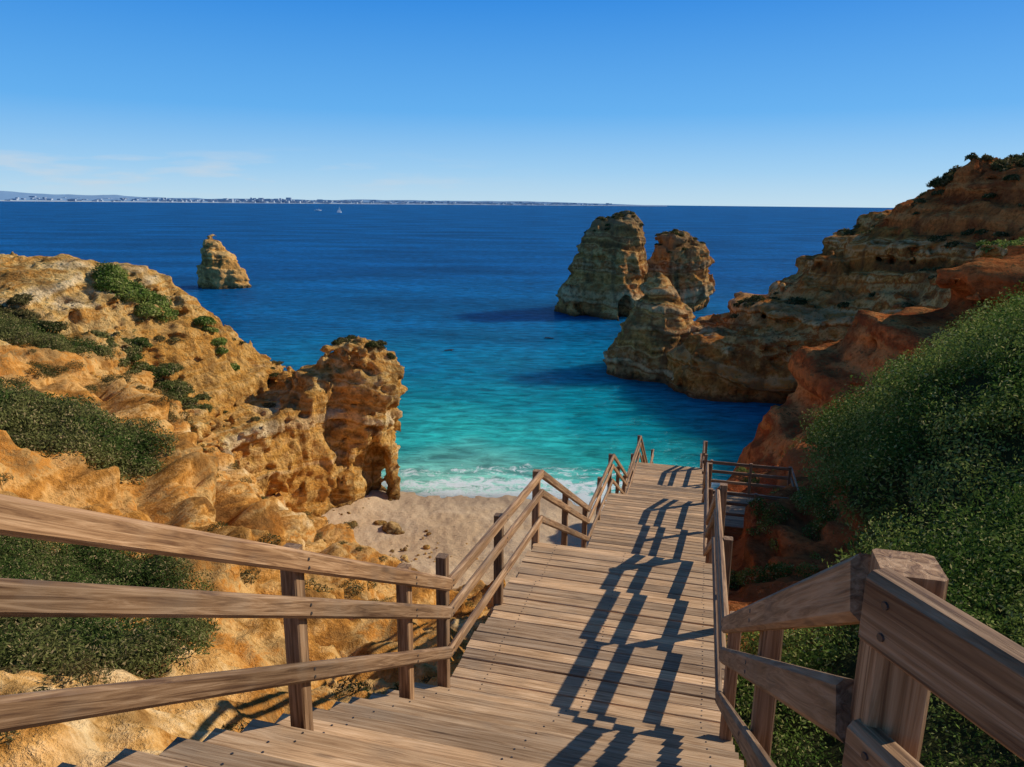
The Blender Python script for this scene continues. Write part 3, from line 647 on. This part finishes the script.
def swimmer(name,x,y,rot):
    V=[(0,0,0),(.3,0,.03),(.55,0,.05),(.68,0,.06),(.82,0,.08),(.5,.2,.03),(.75,.35,0),(1.0,.3,-.05),(.5,-.2,.03),(.35,-.42,-.02),(.1,-.45,-.1),(-.45,.12,0),(-.85,.14,-.05),(-.45,-.12,0),(-.85,-.14,.02)]
    E=[(0,1),(1,2),(2,3),(3,4),(2,5),(5,6),(6,7),(2,8),(8,9),(9,10),(0,11),(11,12),(0,13),(13,14)]
    me=bpy.data.meshes.new(name); me.from_pydata(V,E,[]); me.materials.append(msk); ob=link(bpy.data.objects.new(name,me))
    md=ob.modifiers.new('s','SKIN'); rad=[.15,.14,.15,.06,.11,.07,.05,.04,.07,.05,.04,.08,.05,.08,.05]
    for v,r_ in zip(me.skin_vertices[0].data,rad): v.radius=(r_,r_)
    me.skin_vertices[0].data[0].use_root=True
    ob.modifiers.new('u','SUBSURF').levels=1; ob.location=(x,y,.06); ob.rotation_euler=(0,0,rot)
swimmer('swimmer',-11,127,.4); swimmer('swimmer.001',7,140,2.9)

import bmesh
def rock(name,x,y,r,mat,z=None):
    bm=bmesh.new(); bmesh.ops.create_icosphere(bm,subdivisions=4,radius=1)
    o=rng.uniform(0,50,3); sx,sy,sz=rng.uniform(.7,1.3),rng.uniform(.6,1.1),rng.uniform(.35,.6)
    co=np.array([v.co[:] for v in bm.verts]); n=fbm(co[:,0]*1.1+o[0],co[:,1]*1.1+o[1],co[:,2]*1.1+o[2],4,3,.55)
    co=co*(1+.5*n)[:,None]*np.array([sx,sy,sz])*r
    for v,c in zip(bm.verts,co): v.co=c
    me=bpy.data.meshes.new(name); bm.to_mesh(me); bm.free(); me.materials.append(mat)
    for a_,v_ in rock_attrs(co+o,1.0,1,1.5).items():
        at=me.attributes.new(a_,'FLOAT','POINT'); at.data.foreach_set('value',np.ascontiguousarray(v_,np.float32))
    for p in me.polygons: p.use_smooth=True
    ob=link(bpy.data.objects.new(name,me)); 
    zz=float(hz(np.array([x]),np.array([y]))[0]) if z is None else z
    ob.location=(x,y,zz+.05*r); return ob
for x,y,r in [(-9.2,53,.8),(-10.2,54,.5),(-8.4,52.2,.3),(-12.5,50,.7),(-13.8,47.5,.6),(-9.8,47.5,.4),(-11,44.5,.7),(-12.2,53.5,.5)]:
    rock('beach_rock',x,y,r,M_left)
# scattered pebbles and rock-fall debris at the foot of the slope (one object)
bm=bmesh.new(); bmesh.ops.create_icosphere(bm,subdivisions=2,radius=1); bc=np.array([v.co[:] for v in bm.verts]); bf3=np.array([[v.index for v in f.verts] for f in bm.faces]); bm.free()
PV=[];PF=[]; nn=0
for i in range(420):
    if rng.random()<.6: x,y=rng.normal(-9.5,2.6),rng.normal(45.5,2.6)
    else: x,y=rng.normal(-11.5,1.8),rng.normal(52.5,2.4)
    zz=float(hz(np.array([x]),np.array([y]))[0])
    if zz<.7: continue
    r_=rng.uniform(.05,.13)*(2.2 if rng.random()<.12 else 1); o=rng.uniform(0,90,3)
    co=bc*(1+.45*fbm(bc[:,0]*1.3+o[0],bc[:,1]*1.3+o[1],bc[:,2]*1.3+o[2],2,3))[:,None]*np.array([rng.uniform(.8,1.4),rng.uniform(.7,1.2),rng.uniform(.45,.8)])*r_
    PV.append(co+np.array([x,y,zz+.03])); PF.append(bf3+nn); nn+=len(bc)
PV=np.concatenate(PV); mesh_np('beach_pebbles',PV,np.concatenate(PF),M_left,attrs=rock_attrs(PV,1.0,1,1.5))

# ------------------------------------------------------------------ light, sky, camera
sd=Vector((1.57,.52,1.05)).normalized(); elev=math.asin(sd.z); az=math.atan2(sd.x,sd.y)
w=bpy.data.worlds.new('World'); scene.world=w; w.use_nodes=True; nt=w.node_tree; bg=nt.nodes['Background']; wo=nt.nodes['World Output']
sk=nt.nodes.new('ShaderNodeTexSky'); sk.sky_type='NISHITA'; sk.sun_disc=False; sk.sun_elevation=elev; sk.sun_rotation=az
sk.air_density=1.0; sk.dust_density=.3; sk.ozone_density=1.5; sk.altitude=20
nt.links.new(sk.outputs[0],bg.inputs[0]); bg.inputs[1].default_value=.08
tc=nt.nodes.new('ShaderNodeTexCoord'); sx=nt.nodes.new('ShaderNodeSeparateXYZ'); nt.links.new(tc.outputs['Generated'],sx.inputs[0])
rp=nt.nodes.new('ShaderNodeValToRGB'); nt.links.new(sx.outputs['Z'],rp.inputs[0])
cols=[(0,(.52,.75,.92)),(.04,(.33,.63,.94)),(.11,(.11,.44,.92)),(.24,(.018,.26,.80)),(.6,(.025,.12,.36)),(1,(.025,.09,.28))]
while len(rp.color_ramp.elements)<len(cols): rp.color_ramp.elements.new(.5)
for e_,(p_,c_) in zip(rp.color_ramp.elements,cols): e_.position=p_; e_.color=(*c_,1)
# faint low cloud streaks near the horizon
mp=nt.nodes.new('ShaderNodeMapping'); mp.inputs['Scale'].default_value=(9,9,60); nt.links.new(tc.outputs['Generated'],mp.inputs[0])
cn=nt.nodes.new('ShaderNodeTexNoise'); cn.inputs['Detail'].default_value=5; cn.inputs['Scale'].default_value=1.0; nt.links.new(mp.outputs[0],cn.inputs['Vector'])
c1=nt.nodes.new('ShaderNodeMapRange'); nt.links.new(cn.outputs[0],c1.inputs[0]); c1.inputs[1].default_value=.5; c1.inputs[2].default_value=.72
c2=nt.nodes.new('ShaderNodeValToRGB'); nt.links.new(sx.outputs['Z'],c2.inputs[0])
for p_,v_ in ((.025,1.0),(.045,.6)): 
    ee=c2.color_ramp.elements.new(p_); ee.color=(v_,v_,v_,1)
c2.color_ramp.elements[0].color=(0,0,0,1); c2.color_ramp.elements[-1].position=.065; c2.color_ramp.elements[-1].color=(0,0,0,1)
c3=nt.nodes.new('ShaderNodeMapRange'); nt.links.new(sx.outputs['X'],c3.inputs[0]); c3.inputs[1].default_value=.05; c3.inputs[2].default_value=-.35
mA=nt.nodes.new('ShaderNodeMath'); mA.operation='MULTIPLY'; nt.links.new(c1.outputs[0],mA.inputs[0]); nt.links.new(c2.outputs[0],mA.inputs[1])
mB=nt.nodes.new('ShaderNodeMath'); mB.operation='MULTIPLY'; nt.links.new(mA.outputs[0],mB.inputs[0]); nt.links.new(c3.outputs[0],mB.inputs[1])
mC=nt.nodes.new('ShaderNodeMixRGB'); nt.links.new(mB.outputs[0],mC.inputs[0]); nt.links.new(rp.outputs[0],mC.inputs[1]); mC.inputs[2].default_value=(.62,.70,.80,1)
b2=nt.nodes.new('ShaderNodeBackground'); nt.links.new(mC.outputs[0],b2.inputs[0]); b2.inputs[1].default_value=1.0
mx=nt.nodes.new('ShaderNodeMixShader'); mx.inputs[0].default_value=.87
nt.links.new(bg.outputs[0],mx.inputs[1]); nt.links.new(b2.outputs[0],mx.inputs[2]); nt.links.new(mx.outputs[0],wo.inputs[0])
ld=bpy.data.lights.new('sun','SUN'); ld.energy=5.0; ld.angle=math.radians(.5); ld.color=(1,.94,.82)
lo=link(bpy.data.objects.new('sun',ld)); lo.rotation_euler=sd.to_track_quat('Z','Y').to_euler(); lo.location=(60,20,80)
cd=bpy.data.cameras.new('camera'); cam=link(bpy.data.objects.new('camera',cd)); cd.sensor_width=36; cd.lens=26.2; cd.clip_start=.05; cd.clip_end=60000
Rm=Matrix.Rotation(math.radians(90-13.62),4,'X')@Matrix.Rotation(math.radians(.6),4,'Z')
cam.matrix_world=Matrix.Translation((0,0,H))@Rm
scene.camera=cam
scene.view_settings.view_transform='Standard'; scene.view_settings.look='None'; scene.view_settings.exposure=0
print('done',time.time()-T0)
